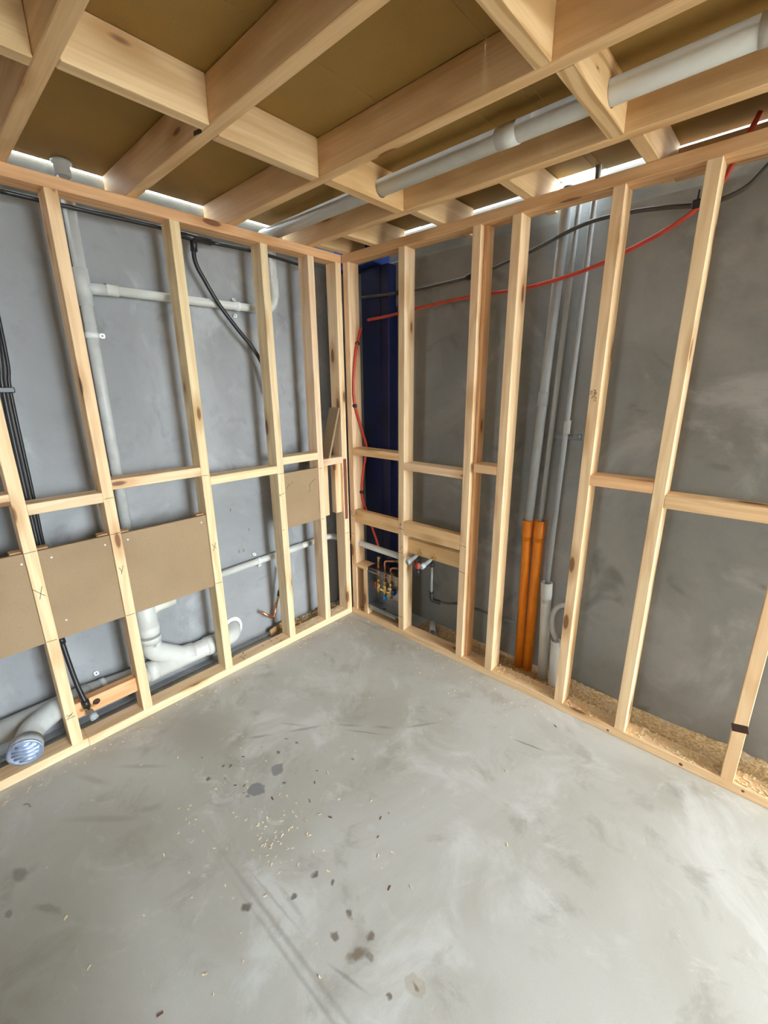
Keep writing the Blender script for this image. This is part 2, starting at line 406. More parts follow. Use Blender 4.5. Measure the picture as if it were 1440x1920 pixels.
struct('wall_passage_baffle', MB().bx(OPEN_X, 9.5, .285, .435, 0, 5.2), CON_R, 'unseen tall concrete wall added outside to narrow the daylight')  # added out of view, its height limits the sky seen from inside
struct('baseboard_left', MB().bx(-.225, -.185, -4.2, -.42, 0, .014, .003), CON_L, 'low concrete kerb at the foot of the left wall')

ce = bpy.data.objects.new('ceiling', None); C.objects.link(ce); ce.location = (1, -1, 2.53); W[ce] = Matrix.Translation((1, -1, 2.53))
prop(ce, 'brown particleboard flooring sheets above the joists', kind='structure')
for (x0, x1, y0, y1) in ((-.236, 1.002, -4.4, -1.8), (-.236, 1.002, -1.798, .284), (1.002, 1.40, -4.4, -2.6), (1.002, 1.40, -2.598, -.60), (1.002, 1.213, -.598, .284),
        (1.213, 1.37, -.598, .232), (1.37, 1.40, -.598, .276), (1.40, 2.6, -4.4, -1.8), (1.40, 2.6, -1.798, .280), (2.6, OPEN_X + .1, -4.4, -2.6), (2.6, OPEN_X + .1, -2.598, .284)):
    MB().bx(x0 + .0008, x1 - .0008, y0, y1, 2.530, 2.550, .0008).build('panel', CEILP, ce)

# neighbouring house seen through the gap
hs = thing('neighbour_house', 'weatherboard house seen through the gap above the right wall', 'house', (1.0, 4.5, -.16))
for k in range(26):
    MB().box((.6, 4.5, .1 + k * .2), (7.0, .03, .205), Matrix.Rotation(math.radians(6), 3, 'X')).build('weatherboard', SIDING, hs)
MB().bx(-2.9, 4.1, 4.53, 8.0, -.16, 5.2).build('body', SIDING, hs)

# ------------------------------------------------------------------ left wall frame
H = 2.4; PL = .045
fl = thing('wall_frame', 'pine stud frame with particleboard panels along the left concrete wall', 'timber frame', (-.045, -1.2, 0))
tp = timber('top_plate', -.09, 0, -3.4, 0, H-PL, H, 'y', fl, PINE_P, (1.02, .88, .78))
timber('bottom_plate', -.09, .0, -1.722, 0, 0, PL, 'y', fl, PINE, (1.0, .97, .93))
timber('bottom_plate', -.093, -.003, -3.4, -1.7225, 0, PL, 'y', fl, PINE, (1.0, .95, .90))
LS = {'f': 0.002, 'e': .211, 'd': .519, 'c': .976, 'b': 1.43, 'a': 1.742, 'g': 2.06, 'h': 2.52, 'i': 2.98}
LST = {}
for k, s in LS.items():
    tint = {'b': (1.0, .93, .86), 'a': (1.0, .96, .88), 'f': (1.03, 1.02, 1.0)}.get(k)
    LST[k] = timber('stud', -.09, 0, -(s+.045), -s, PL, H-PL, 'z', fl, PINE, tint)
order = list(LS); zz = [1.14, 1.19, 1.145, 1.20, 1.15, 1.20, 1.15, 1.2]
for i in range(len(order)-1):
    a, b_ = LS[order[i]] + .045, LS[order[i+1]]
    timber('nogging', -.09, 0, -b_, -a, zz[i], zz[i]+.045, 'y', fl, PINE, (1.0, .96, .92) if i % 2 else None)
# particleboard panels fixed between the studs
def panel_l(y0, y1, z0, z1, bat=True):
    MB().bx(-.026, -.008, y0, y1, z0, z1, .0012).build('panel', BOARD, fl)
    if bat:
        timber('batten', -.068, -.027, y0, y0+.04, z0+.02, z1+.006, 'z', fl, PINE, (.62, .5, .4))
        timber('batten', -.068, -.027, y1-.04, y1, z0+.02, z1+.006, 'z', fl, PINE, (.62, .5, .4))
panel_l(-1.429, -1.022, .58, .99); panel_l(-1.741, -1.476, .582, .995); panel_l(-2.059, -1.788, .584, .997); panel_l(-.518, -.257, .79, 1.137, False)
timber('batten', -.066, -.020, -.2105, -.160, .795, 1.139, 'z', fl, PINE, (1.03, .97, .9))
timber('batten', -.066, -.020, -.098, -.048, .795, 1.139, 'z', fl, PINE, (1.03, .97, .9))
MB().bx(-.003, .0012, -.040, -.013, .742, 1.166).build('packer_strip', REDBR, fl)
lb = timber('low_block', -.075, -.03, -1.7415, -1.4755, .150, .228, 'y', fl, PINE_P, (1.05, .86, .74))
MB().lathe((-.0305, -1.655, .195), (1, 0, 0), [(0, .016), (.0014, .0155), (.0016, 0)], 16).build('knot', BURN, lb)

# ------------------------------------------------------------------ right wall frame
fr = thing('wall_frame', 'pine stud frame with noggings along the right concrete wall', 'timber frame', (1.5, .045, 0))
timber('top_plate', 0.001, 3.4, 0, .09, H-PL, H, 'x', fr, PINE_P, (1.0, .93, .84))
timber('bottom_plate', 0.001, 3.4, 0, .09, 0, PL, 'x', fr, PINE, (.98, .93, .87))
RS = {'1': .012, '2': .457, '3': .919, '4': 1.12, '5': 1.531, '6': 1.823, '7': 2.235, '8': 2.69, '9': 3.14}
RST = {}
for k, s in RS.items():
    RST[k] = timber('stud', s, s+.045, 0, .09, PL, H-PL, 'z', fr, PINE, {'6': (1.05, 1.06, 1.03), '7': (1.02, .96, .90), '4': (1.03, 1.0, .96), '5': (1.03, 1.0, .96)}.get(k))
timber('packing_stud', .9655, .9835, .03, .09, PL, H-PL, 'z', fr, PINE_P, (.95, .85, .75))
def nog(a, b_, z, h=.045, y0=0, y1=.09, tint=None, nm='nogging'):
    return timber(nm, a, b_, y0, y1, z, z+h, 'x', fr, PINE, tint)
nog(.0575, .4565, 1.196, .047, tint=(.95, .85, .7)); nog(.5025, .9185, 1.144); nog(.984, 1.1195, 1.19, tint=(.98, .88, .8))
nog(1.1655, 1.5305, 1.150, .045) if False else None
nog(1.5765, 1.8225, 1.203, .047, tint=(1.02, .84, .7)); nog(1.8685, 2.2345, 1.150, .056, tint=(.98, .9, .8)); nog(2.2805, 2.6895, 1.2, .046)
nog(.0575, .4565, .724, .09, 0, .045, (.92, .82, .66)); nog(.5025, .9185, .728, .09, 0, .045, (.90, .80, .66))
nog(.5025, .9185, .595, .095, .045, .09, (.90, .82, .66))
timber('trimmer', .0575, .166, 0, .09, .385, .412, 'x', fr, PINE, (1, .93, .85)); timber('trimmer', .128, .166, 0, .05, PL, .385, 'z', fr, PINE, (1.0, .94, .86))
# dark bark band on one stud
MB().box((2.2575, -.0006, .305), (.052, .0016, .034), Matrix.Rotation(math.radians(-14), 3, 'Y')).build('bark_band', BURN, RST['7'])

# knots on the plate edge, screw heads on the panels, bark left on a nogging and on a joist
bp = [c for c in fr.children if c.name.startswith('bottom_plate')][0]
KNOT = plain('knot_brown', (.20, .075, .035), .7, var=.3, vs=200)
for (x, z, r_) in ((1.799, .016, .0065), (2.10, .017, .0085), (2.314, .028, .0065)): MB().lathe((x, .0004, z), (0, -1, 0), [(0, r_), (.0004, r_*.9), (.0005, 0)], 12).build('knot', KNOT, bp)
pans = [c for c in fl.children if c.name.startswith('panel')]
for (pi, y, z) in ((1, -1.70, .955), (1, -1.50, .955), (2, -1.80, .955), (0, -1.405, .955), (1, -1.70, .66), (0, -1.05, .955)):
    MB().lathe((-.0082, y, z), (1, 0, 0), [(0, .0042), (.0008, .0040), (.0009, 0)], 10).build('screw_head', CLIPW, pans[pi])
# pencil marks
def mark(stud, segs, r=.0011):
    m = MB()
    for sg in segs: m.tube([Vector(p) for p in sg], r, 5)
    return m.build('pencil_mark', PEN, stud)
def lm(k, *segs): mark(LST[k], [[(.0004, y, z) for (y, z) in s] for s in segs])
def rm(k, *segs): mark(RST[k], [[(x, -.0004, z) for (x, z) in s] for s in segs])
lm('a', [(-1.787,.998), (-1.745,1.0)], [(-1.785,.592),(-1.748,.59)], [(-1.787,.84),(-1.752,.80)], [(-1.755,.845),(-1.772,.79)], [(-1.785,.19),(-1.75,.192)], [(-1.783,.21),(-1.76,.205),(-1.78,.195),(-1.755,.213)])
lm('b', [(-1.473,.998),(-1.432,1.0)], [(-1.472,.587),(-1.434,.586)], [(-1.464,.835),(-1.455,.81)], [(-1.447,.84),(-1.46,.8)], [(-1.47,1.165),(-1.435,1.166)])
lm('c', [(-1.018,.594),(-.979,.592)], [(-1.012,.825),(-.99,.795)], [(-.99,.828),(-1.008,.785)], [(-1.02,1.2),(-.985,1.2)])
lm('d', [(-.562,1.14),(-.523,1.14)], [(-.56,.79),(-.545,.79)], [(-.562,1.01),(-.523,1.02)], [(-.556,1.018),(-.562,1.01),(-.554,1.003)])
lm('e', [(-.25,.79),(-.225,.79)], [(-.25,1.13),(-.225,1.13)])
lm('f', [(-.046,.638),(-.004,.636)])
rm('1', [(.014,.77),(.055,.765)], [(.014,.635),(.055,.633)], [(.022,.80),(.03,.785),(.025,.778)])
rm('2', [(.458,.765),(.5,.762)], [(.458,.60),(.5,.598)], [(.47,.79),(.482,.80),(.475,.785)], [(.472,.62),(.49,.65)], [(.458,.14),(.5,.138)])
rm('3', [(.92,.76),(.962,.757)], [(.92,.60),(.962,.597)], [(.93,.785),(.938,.79)])
# handwritten 27/2 on the fifth stud
rm('5', [(1.534,1.604),(1.538,1.609),(1.542,1.605),(1.534,1.594),(1.542,1.594)], [(1.547,1.611),(1.557,1.612),(1.553,1.602),(1.550,1.595)], [(1.551,1.596),(1.560,1.604)] , [(1.543,1.578),(1.562,1.6)],
   [(1.553,1.581),(1.558,1.584),(1.562,1.579),(1.553,1.567),(1.564,1.566)])
pn = [c for c in fl.children if c.name.startswith('panel')][-1]
mark(pn, [[(-.0076, y, z) for (y, z) in s] for s in ([(-.33,1.035),(-.30,1.06),(-.28,1.065)], [(-.33,1.04),(-.325,1.0),(-.335,.99)], [(-.50,1.04),(-.485,1.07),(-.475,1.05)], [(-.47,1.065),(-.455,1.075)])])

# ------------------------------------------------------------------ ceiling joists
JZ0, JZ1 = 2.4005, 2.5295
jf = thing('joist_frame', 'pine ceiling joists and cross blocking resting on the wall frames', 'joists', (1, -1, 2.4))
JY = [-2.98, -2.51, -2.05, -1.592, -1.168, -.716, -.238]
for i, y in enumerate(JY):
    timber('joist', -.222, OPEN_X, y-.0225, y+.0225, JZ0, JZ1, 'x', jf, PINE_J, (1.0, .885, .76) if i % 2 else (1.02, .91, .79), .003)
def blk(x, i, mat=PINE_J, tint=None, skew=0):
    timber('blocking', x-.0225, x+.0225, JY[i]+.023, JY[i+1]-.023, JZ0+.0004, JZ1, 'y', jf, mat, tint, .0025)
blk(.665, 2, tint=(1.0, .96, .88)); blk(.705, 3, tint=(1.08, 1.03, .96)); blk(.672, 4, tint=(.98, .94, .88)); 
blk(1.570, 4, PINE_S, (1.02, .98, .9)); blk(1.59, 3); blk(1.59, 2); blk(2.5, 5); blk(2.5, 4); blk(2.5, 3)
j1 = [c for c in jf.children if c.name.startswith('joist')][4]
MB().box((.648, -1.1902, 2.409), (.052, .0012, .013), Matrix.Rotation(.12, 3, 'Y')).box((.672, -1.1905, 2.414), (.016, .0016, .018)).build('bark_patch', BURN, j1)
# blocks bored for the soil pipe: built from a collar of four pieces around the hole
def bored(x, i, mat, yc, zc, r, tint):
    y0, y1 = JY[i]+.023, JY[i+1]-.023; m = MB(); n = 24
    hx = .0225; zl, zh = JZ0+.0004, JZ1
    ring = []
    for k in range(n):
        a = 2*math.pi*k/n; cy, cz = math.cos(a), math.sin(a)
        t = min([(( (y1 if cy > 0 else y0) - yc)/cy) if abs(cy) > 1e-6 else 9, (((zh if cz > 0 else zl) - zc)/cz) if abs(cz) > 1e-6 else 9])
        ring.append(((yc+r*cy, zc+r*cz), (yc+t*cy, zc+t*cz)))
    corners = [(y1, zh), (y0, zh), (y0, zl), (y1, zl)]
    # outline points incl. corners, sorted by angle
    out = [(math.atan2(p[1]-zc, p[0]-yc) % (2*math.pi), p) for (_, p) in ring] + [(math.atan2(cz-zc, cy-yc) % (2*math.pi), (cy, cz)) for (cy, cz) in corners]
    out.sort(key=lambda q: q[0])
    inn = [(yc + r*math.cos(a), zc + r*math.sin(a)) for (a, _) in out]
    M_ = len(out); b0 = len(m.v)
    ctr = Vector((x, (y0+y1)/2, (zl+zh)/2)); R = ROT['y']
    for sx in (-hx, hx):
        for (y, z) in inn: m.v.append(R.transposed() @ (Vector((x+sx, y, z)) - ctr))
        for (_, (y, z)) in out: m.v.append(R.transposed() @ (Vector((x+sx, y, z)) - ctr))
    for k in range(M_):
        j = (k+1) % M_
        m.face((k, M_+k, M_+j, j)); m.face((2*M_+k, 2*M_+j, 3*M_+j, 3*M_+k))
        m.face((M_+k, 3*M_+k, 3*M_+j, M_+j)); m.face((k, j, 2*M_+j, 2*M_+k))
    me = bpy.data.meshes.new('blocking'); me.from_pydata([tuple(v) for v in m.v], [], m.f); me.update(); me.materials.append(mat)
    o = bpy.data.objects.new('blocking', me); C.objects.link(o); Mw = Matrix.Translation(ctr) @ R.to_4x4(); W[o] = Mw
    o.parent = jf; o.matrix_basis = W[jf].inverted() @ Mw; o.color = (*tint, 1)
PY, PZ, PR = -.410, 2.452, .033
bored(.690, 5, PINE_J, PY, PZ, .036, (1.02, .90, .74)); bored(1.607, 5, PINE_S, PY, PZ, .036, (.98, .93, .84))
for i, x in enumerate((.045, .268, .735, 1.19, 1.655, 2.11, 2.57)):
    timber('edge_blocking', x-.0225, x+.0225, JY[6]+.023, .258, JZ0+.0004, JZ1, 'y', jf, PINE_J, (1.0, .93, .84) if i % 2 else (.96, .9, .82), .0025)
timber('rim_board', 1.68, 2.085, .232, .262, JZ0+.0004, 2.505, 'x', jf, PINE_J, (.75, .62, .5))
timber('rim_board', 2.134, 2.545, .232, .262, JZ0+.0004, 2.505, 'x', jf, PINE_J, (.75, .62, .5))

for (y, z) in ((-.768, .924), (-.658, .771), (-.742, .647), (-.709, .645)):
    MB().bx(-.2252, -.2244, y - .002, y + .002, z - .009, z + .009).build('chalk_dash', REDBR, wl)
# ------------------------------------------------------------------ pipes and services, ceiling
cp = thing('ceiling_pipe', 'white plastic pipe running through the bored ceiling blocking', 'pipe', (1, PY, PZ-PR))
MB().tube([(-.20, PY, PZ), (3.6, PY, PZ)], PR, 24).build('pipe', PVC, cp)
MB().lathe((1.265, PY, PZ), (1,0,0), [(0, PR), (0, PR+.0018), (.075, PR+.0018), (.075, PR)], 24).build('coupling', PVC, cp)
MB().lathe((1.965, PY, PZ), (1,0,0), [(0, PR), (0, PR+.0018), (.06, PR+.0018), (.06, PR)], 24).build('coupling', PVC, cp)

# clip helpers
def ear(m, c, u, w, t):   # a flat ear plate with a hole, centre c, along u, width dir w, thickness dir t
    c, u, w, t = Vector(c), Vector(u).normalized(), Vector(w).normalized(), Vector(t).normalized()
    n = 12; ro = .011; ri = .004; b = len(m.v)
    for s in (-.0015, .0015):
        for k in range(n):
            a = 2*math.pi*k/n; m.v.append(c + t*s + (u*math.cos(a) + w*math.sin(a))*ri)
        for k in range(n):
            a = 2*math.pi*k/n; q = max(abs(math.cos(a)), abs(math.sin(a))); m.v.append(c + t*s + (u*math.cos(a) + w*math.sin(a))*ro*min(1/q, 1.2))
    for k in range(n):
        j = (k+1) % n
        m.face((b+k, b+n+k, b+n+j, b+j)); m.face((b+2*n+k, b+2*n+j, b+3*n+j, b+3*n+k)); m.face((b+n+k, b+3*n+k, b+3*n+j, b+n+j)); m.face((b+k, b+j, b+2*n+j, b+2*n+k))
def clip(parent, c, ax, r, ears, w=.024, mat=None):
    m = MB(); ax = Vector(ax).normalized()
    m.lathe(Vector(c) - ax*w/2, ax, [(0, r), (0, r+.003), (w, r+.003), (w, r)], 20)
    for e in ears: ear(m, e, Vector(e) - Vector(c), ax, Vector(ax).cross(Vector(e) - Vector(c)))
    return m.build('pipe_clip', mat or CLIPW, parent)

# ------------------------------------------------------------------ soil stack and drain, left wall
ds = thing('soil_stack', 'white soil stack with branch pipes against the left concrete wall', 'pipe', (-.175, -1.357, 0))
SX, SY, SR = -.180, -1.352, .0245
MB().tube([(SX, SY, .62), (SX, SY, 2.50)], SR, 20).build('vent_pipe', PVC_LG, ds)
MB().lathe((SX, SY, 2.47), (0,0,1), [(0, SR), (0, SR+.004), (.04, SR+.004), (.044, SR+.012), (.054, SR+.012), (.056, SR+.004), (.056, .001)], 20).build('vent_cap', PVC_LG, ds)
MB().lathe((SX, SY, 1.985), (0,0,1), [(0, SR), (0, SR+.004), (.15, SR+.004), (.15, SR)], 20).tube([(SX, SY, 2.058), (SX, SY+.085, 2.060)], SR*.98, 18).build('tee', PVC_LG, ds)
MB().tube([(SX, SY+.02, 2.062), (SX, -.372, 2.068), (SX, -.368, 2.41)], .0205, 18, .075, an=8).build('branch_pipe', PVC, ds)
MB().lathe((SX, SY+.085, 2.0625), (0,1,0), [(0, SR), (.05, SR), (.05, .0205)], 18).build('coupling', PVC, ds)
MB().lathe((SX, -.368, 2.14), (0,0,1), [(0, .0205), (0, .0235), (.10, .0235), (.10, .0205)], 18).build('coupling', PVC, ds)
clip(ds, (SX, SY, 1.865), (0,0,1), SR, [(SX+.006, SY+SR+.014, 1.865)])
clip(ds, (SX, -.62, 2.0665), (0,1,0), .0205, [(-.212, -.62, 2.105), (-.212, -.62, 2.022)])
# lower junction
MX = -.163; R1 = .052
MB().lathe((MX, -1.342, .30), (0,0,1), [(0, R1), (.05, R1), (.051, R1+.004), (.12, R1+.004), (.121, R1), (.24, R1), (.30, SR+.004), (.34, SR+.004), (.34, SR)], 24).build('stack_foot', PVC, ds)
MB().tube([(MX, -1.342, .47), (MX, -1.29, .505), (MX, -1.19, .512)], .031, 18, .04).build('side_branch', plain('cream_pvc', (.74, .73, .62), .4, var=.04), ds)
MB().tube([(MX, -1.342, .32), (MX, -1.342, .262), (MX, -1.20, .158), (MX, -1.13, .150)], R1, 24, .06).build('sweep_bend', PVC, ds)
MB().lathe((MX, -1.342, .318), (0,0,1), [(0, R1), (0, R1+.004), (.05, R1+.004), (.05, R1)], 24).build('coupling', PVC, ds)
MB().tube([(-.29, -.842, .150), (-.165, -.858, .142), (MX, -1.02, .143), (MX, -1.40, .140)], R1, 24, .10, an=8).build('main_drain', PVC, ds)
for (y, d) in ((-1.055, .05), (-1.385, .05)):
    MB().lathe((MX, y, .1425), (0,1,0), [(0, R1), (0, R1+.0045), (d, R1+.0045), (d, R1)], 24).build('coupling', PVC, ds)
MB().lathe((-.2235, -.845, .148), (1, .1, 0), [(0, .055), (0, .078), (.003, .078), (.006, .07), (.006, .055)], 22).build('wall_collar', CLIPW, ds)
MB().tube([(MX, -1.38, .142), (MX, -1.70, .172), (MX, -2.30, .165)], R1*.97, 22, .3).build('drain_run', PVC_LG, ds)
clip(ds, (MX, -1.59, .162), (0,1,0), R1*.97, [(-.213, -1.60, .232)], .022)
MB().tube([(MX, -1.66, .172), (-.12, -1.80, .190), (-.062, -1.905, .180), (.040, -1.945, .160)], .050, 24, .09, an=8).build('branch_elbow', PVC_LG, ds)
cn = Vector((.93, -.25, -.10)).normalized(); cc0 = Vector((.020, -1.938, .164))
MB().lathe(cc0 - cn*.02, cn, [(0, .05), (0, .061), (.046, .061), (.046, .058)], 24).build('socket', PVC_G, ds)
cap = MB().lathe(cc0 + cn*.030, cn, [(-.004, .0625), (.004, .0635), (.0045, .056), (.002, .052), (.002, 0)], 28).build('foil_cap', FOIL, ds)
su = cn.cross(Vector((0,0,1))).normalized(); sv = su.cross(cn)
for k in range(-2, 3):
    h = math.sqrt(max(0, .046**2 - (k*.019)**2)); p = cc0 + cn*.032 + (sv + su*.0)*k*.019
    MB().tube([p - su*h, p + su*h], .0068, 8).build('foil_rib', FOIL, cap)
for k in range(28):
    a = 2*math.pi*k/28; p = cc0 + cn*.0335 + (su*math.cos(a) + sv*math.sin(a))*.057
    MB().box(p, (.004, .004, .006), cn.to_track_quat('Z', 'Y').to_matrix()).build('foil_crimp', FOIL, cap)

# basin waste, low on the left wall, turning the corner
wp = thing('waste_pipe', 'thin white waste pipe running low along the left wall and round the corner', 'pipe', (-.19, -.5, .53))
MB().tube([(-.192, -1.15, .545), (-.19, -.02, .572), (.045, .045, .552), (.52, .047, .548)], .021, 18, .06).build('pipe', PVC, wp)
clip(wp, (-.1905, -.63, .5575), (0,1,0), .021, [(-.213, -.645, .602), (-.213, -.615, .515)])
MB().lathe((-.191, -.44, .562), (0,1,.02), [(0, .021), (0, .0245), (.15, .0245), (.15, .021)], 18).build('coupling', PVC, wp)
MB().hollow((.50, .047, .548), (.535, .046, .547), .0245, .019).build('open_end', PVC, wp)

# black water pipes, left wall
bc = thing('black_water_pipe', 'black water pipe hanging in a curve from the top of the left wall', 'pipe', (-.15, -.75, 1.7))
MB().tube(spline([(-.138,-.850,2.345), (-.138,-.855,2.243), (-.138,-.811,2.154), (-.138,-.750,2.056), (-.138,-.656,1.943), (-.138,-.567,1.845), (-.138,-.505,1.73), (-.14,-.483,1.60)]), .0105, 12).build('pipe', BLACK, bc)
MB().tube([(-.138,-.93,2.345), (-.138,-.76,2.342)], .016, 12).tube([(-.138,-.85,2.345), (-.138,-.854,2.285)], .0165, 12).build('tee_fitting', BLACK, bc)
MB().tube(spline([(-.13,-1.6,2.345), (-.13,-1.33,2.347), (-.13,-1.0,2.352), (-.138,-.93,2.345)]), .009, 10).tube(spline([(-.138,-.76,2.342), (-.128,-.5,2.345), (-.13,-.15,2.33)]), .009, 10).build('header_pipe', BLACK, bc)
bt = thing('black_water_pipe', 'pair of black water pipes clipped to the far left of the wall behind the panels', 'pipe', (-.15, -1.715, .12))
MB().tube(spline([(-.17,-1.66,2.1), (-.155,-1.695,1.75), (-.15,-1.709,1.62), (-.15,-1.716,1.19), (-.13,-1.72,.7), (-.10,-1.721,.532), (-.05,-1.712,.33), (-.012,-1.698,.212)]), .0105, 12).build('pipe', BLACK, bt)
MB().tube(spline([(-.19,-1.66,2.1), (-.175,-1.67,1.75), (-.17,-1.684,1.62), (-.17,-1.69,1.19), (-.17,-1.695,.95), (-.17,-1.69,.6)]), .007, 10).build('pipe', BLACK, bt)
MB().box((-.155, -1.70, 1.635), (.04, .055, .022), None, .003).build('pipe_clip', BLACK, bt)
MB().tube([(-.10,-1.722,.545), (-.098,-1.720,.515)], .0145, 12).build('coupling', BLACK, bt)
MB().tube([(-.017,-1.700,.235), (-.012,-1.697,.20)], .0155, 12).build('coupling', BLACK, bt)
vv = MB(); d = Vector((.8, .15, -.55)).normalized(); p = Vector((-.010, -1.695, .190))
vv.lathe(p, d, [(0, .006), (0, .009), (.016, .009), (.016, .006)], 12).box(p + Vector((0, 0, .004)), (.006, .06, .006), None, .001).build('brass_elbow', BRASS, bt)
MB().lathe(p + d*.014, d, [(0, .0), (0, .013), (.02, .013), (.022, .0165), (.045, .0165), (.045, .010), (.044, .010), (.044, .006), (.03, .006), (.03, 0)], 18).build('test_plug', GREYP, bt)

# copper tail
ct = thing('copper_tail', 'copper pipe tail on a thin black hose near the foot of the left wall', 'pipe', (-.16, -.58, .12))
MB().tube(spline([(-.15,-.49,.48), (-.15,-.50,.40), (-.155,-.513,.345), (-.16,-.524,.29)]), .0065, 10).build('hose', BLACK, ct)
MB().tube([(-.158,-.518,.315), (-.161,-.526,.28)], .0105, 12).build('coupling', BLACK, ct)
MB().lathe((-.161,-.526,.28), (-.005,-.018,-.06), [(0,.0085),(.02,.0085),(.02,.007),(.035,.007),(.035,.0085),(.05,.0085),(.05,.005)], 12).build('brass_joint', BRASS, ct)
MB().tube([(-.165,-.543,.232), (-.170,-.566,.135), (-.17,-.60,.148), (-.17,-.66,.212)], .0085, 12, .012).build('pipe', COPPER, ct)
for i, (x, y, z, rz, sz) in enumerate(((-.19,-.53,.03,.3,(.02,.17,.055)), (-.13,-.50,.02,-.5,(.05,.15,.03)), (-.19,-.43,.06,.9,(.03,.13,.09)))):
    o = MB().box((x, y, z + sz[2]/2 - .03), sz, Matrix.Rotation(rz, 3, 'Z') @ Matrix.Rotation(.2*i, 3, 'X'), .006).build('timber_scrap', FIBRE)
    prop(o, ('torn brown fibre scrap under the copper tail', 'flat splintered timber scrap lying beside the copper tail', 'upright brown scrap leaning on the left wall behind a stud')[i], 'scrap')

# scrap board leaning in the corner bay
lean = MB()
lean.v = [Vector((-.088, -.168, 1.1855)), Vector((.002, -.168, 1.1855)), Vector((.002, -.066, 1.505)), Vector((-.088, -.066, 1.505))]
lean.v += [v + Vector((0, .0145, 0)) for v in lean.v[:4]]
for f_ in ((0,1,2,3),(7,6,5,4),(0,4,5,1),(1,5,6,2),(2,6,7,3),(3,7,4,0)): lean.face(f_)
prop(lean.build('board_offcut', BOARD), 'board offcut leaning on the nogging in the corner bay', 'offcut')

# ------------------------------------------------------------------ blue steel column in the corner
bcq = thing('steel_column', 'navy blue steel column standing in the corner behind the frames', 'column', (.09, .235, 0))
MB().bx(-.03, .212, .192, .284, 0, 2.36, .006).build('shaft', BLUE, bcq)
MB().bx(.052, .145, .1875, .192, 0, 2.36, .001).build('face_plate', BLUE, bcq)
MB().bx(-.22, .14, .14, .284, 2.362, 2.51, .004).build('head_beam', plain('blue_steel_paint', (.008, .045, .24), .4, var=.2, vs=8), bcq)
for (x, z) in ((.03, 2.44), (-.06, 2.44), (-.12, 2.43)): MB().lathe((x, .14, z), (0,-1,0), [(0,.014),(.012,.014),(.012,0)], 6).build('bolt', BLACK, bcq)

# ------------------------------------------------------------------ red and grey water pipes, right wall
rp = thing('red_water_pipe', 'long red water pipe sagging behind the studs across the right wall', 'pipe', (1.0, .15, 2.0))
MB().tube(spline([(1.93,.13,2.50), (1.905,.135,2.44), (1.875,.15,2.375), (1.851,.15,2.32), (1.794,.15,2.262), (1.699,.15,2.208), (1.55,.15,2.155), (1.389,.15,2.112), (1.145,.15,2.083), (.922,.15,2.083), (.755,.15,2.082), (.444,.15,2.066), (.25,.15,2.05), (.073,.15,2.045)]), .0088, 12).build('pipe', RED, rp)
gp = thing('grey_water_pipe', 'dark grey water pipe looping along the top of the right wall', 'pipe', (1.0, .17, 2.1))
MB().tube(spline([(2.055,.17,2.50), (2.03,.17,2.42), (1.973,.17,2.347), (1.925,.17,2.297), (1.86,.17,2.276), (1.786,.17,2.275), (1.68,.17,2.292), (1.55,.17,2.306), (1.371,.17,2.302), (1.149,.17,2.245), (.913,.17,2.197), (.771,.17,2.182), (.485,.17,2.172), (.282,.17,2.175), (.0,.17,2.187)]), .0085, 12).build('pipe', GREYC, gp)
MB().tube([(.79,.17,2.183), (.835,.17,2.187)], .015, 12).build('coupling', BLACK, gp)
MB().tube([(.30,.17,2.175), (.345,.17,2.174)], .015, 12).build('coupling', BLACK, gp)
MB().box((1.786, .162, 2.272), (.03, .05, .03), None, .004).tube([(1.786,.15,2.28), (1.79,.135,2.315)], .003, 6).build('cable_tie', BLACK, gp)
r2 = thing('red_water_pipe', 'short red water pipe clipped down the corner stud beside the blue column', 'pipe', (.05, .1, .5))
RP2 = [(.067,.092,1.992), (.067,.040,1.848), (.067,.0135,1.652), (.067,.024,1.508), (.068,.082,1.342), (.081,.104,1.233), (.0675,.104,1.10), (.067,.076,1.086), (.067,.064,.917), (.085,.104,.75), (.162,.104,.589), (.195,.1,.50)]
RP2[6:8] = [(.067,.090,1.10)]
# the pipe runs in front of the stud's side face, on its room side edge
MB().tube(spline(RP2), .0088, 12).build('pipe', RED, r2)
for (x, y, z) in ((.067, .060, 1.90), (.067, .021, 1.515), (.067, .065, .93)): MB().tube([(x,y,z-.011), (x,y,z+.011)], .0118, 12).box((x-.004, y, z), (.011, .032, .014), None, .002).build('pipe_clip', BLACK, r2)

# ------------------------------------------------------------------ conduits, right wall
def conduit(name, label, mat, x0, y0, z0, x1, y1, z1, r, grp=None):
    t = thing(name, label, 'conduit', (x0, y0, z0), grp); MB().tube([(x0,y0,z0), (x1,y1,z1)], r, 18).build('pipe', mat, t); return t
c1 = conduit('grey_conduit', 'thickest grey conduit rising from the left orange sleeve', PVC_G, 1.222, .200, .85, 1.272, .215, 2.48, .0235)
MB().lathe((1.2415, .207, 1.53), (.05,.015,1.63), [(0,.0235),(0,.0265),(.07,.0265),(.07,.0235)], 18).build('coupling', PVC_G, c1)
conduit('grey_conduit', 'thin grey conduit rising from the right orange sleeve', PVC_G, 1.283, .214, .85, 1.322, .225, 2.48, .0125)
c3 = conduit('grey_conduit', 'thin grey conduit rising from the white sleeve beside the orange ones', PVC_G, 1.356, .205, .50, 1.389, .225, 2.56, .0125)
MB().lathe((1.3735, .2145, 1.40), (.033,.02,2.06), [(0,.0125),(0,.0165),(.065,.0165),(.065,.0125)], 14).build('coupling', PVC_LG, c3)
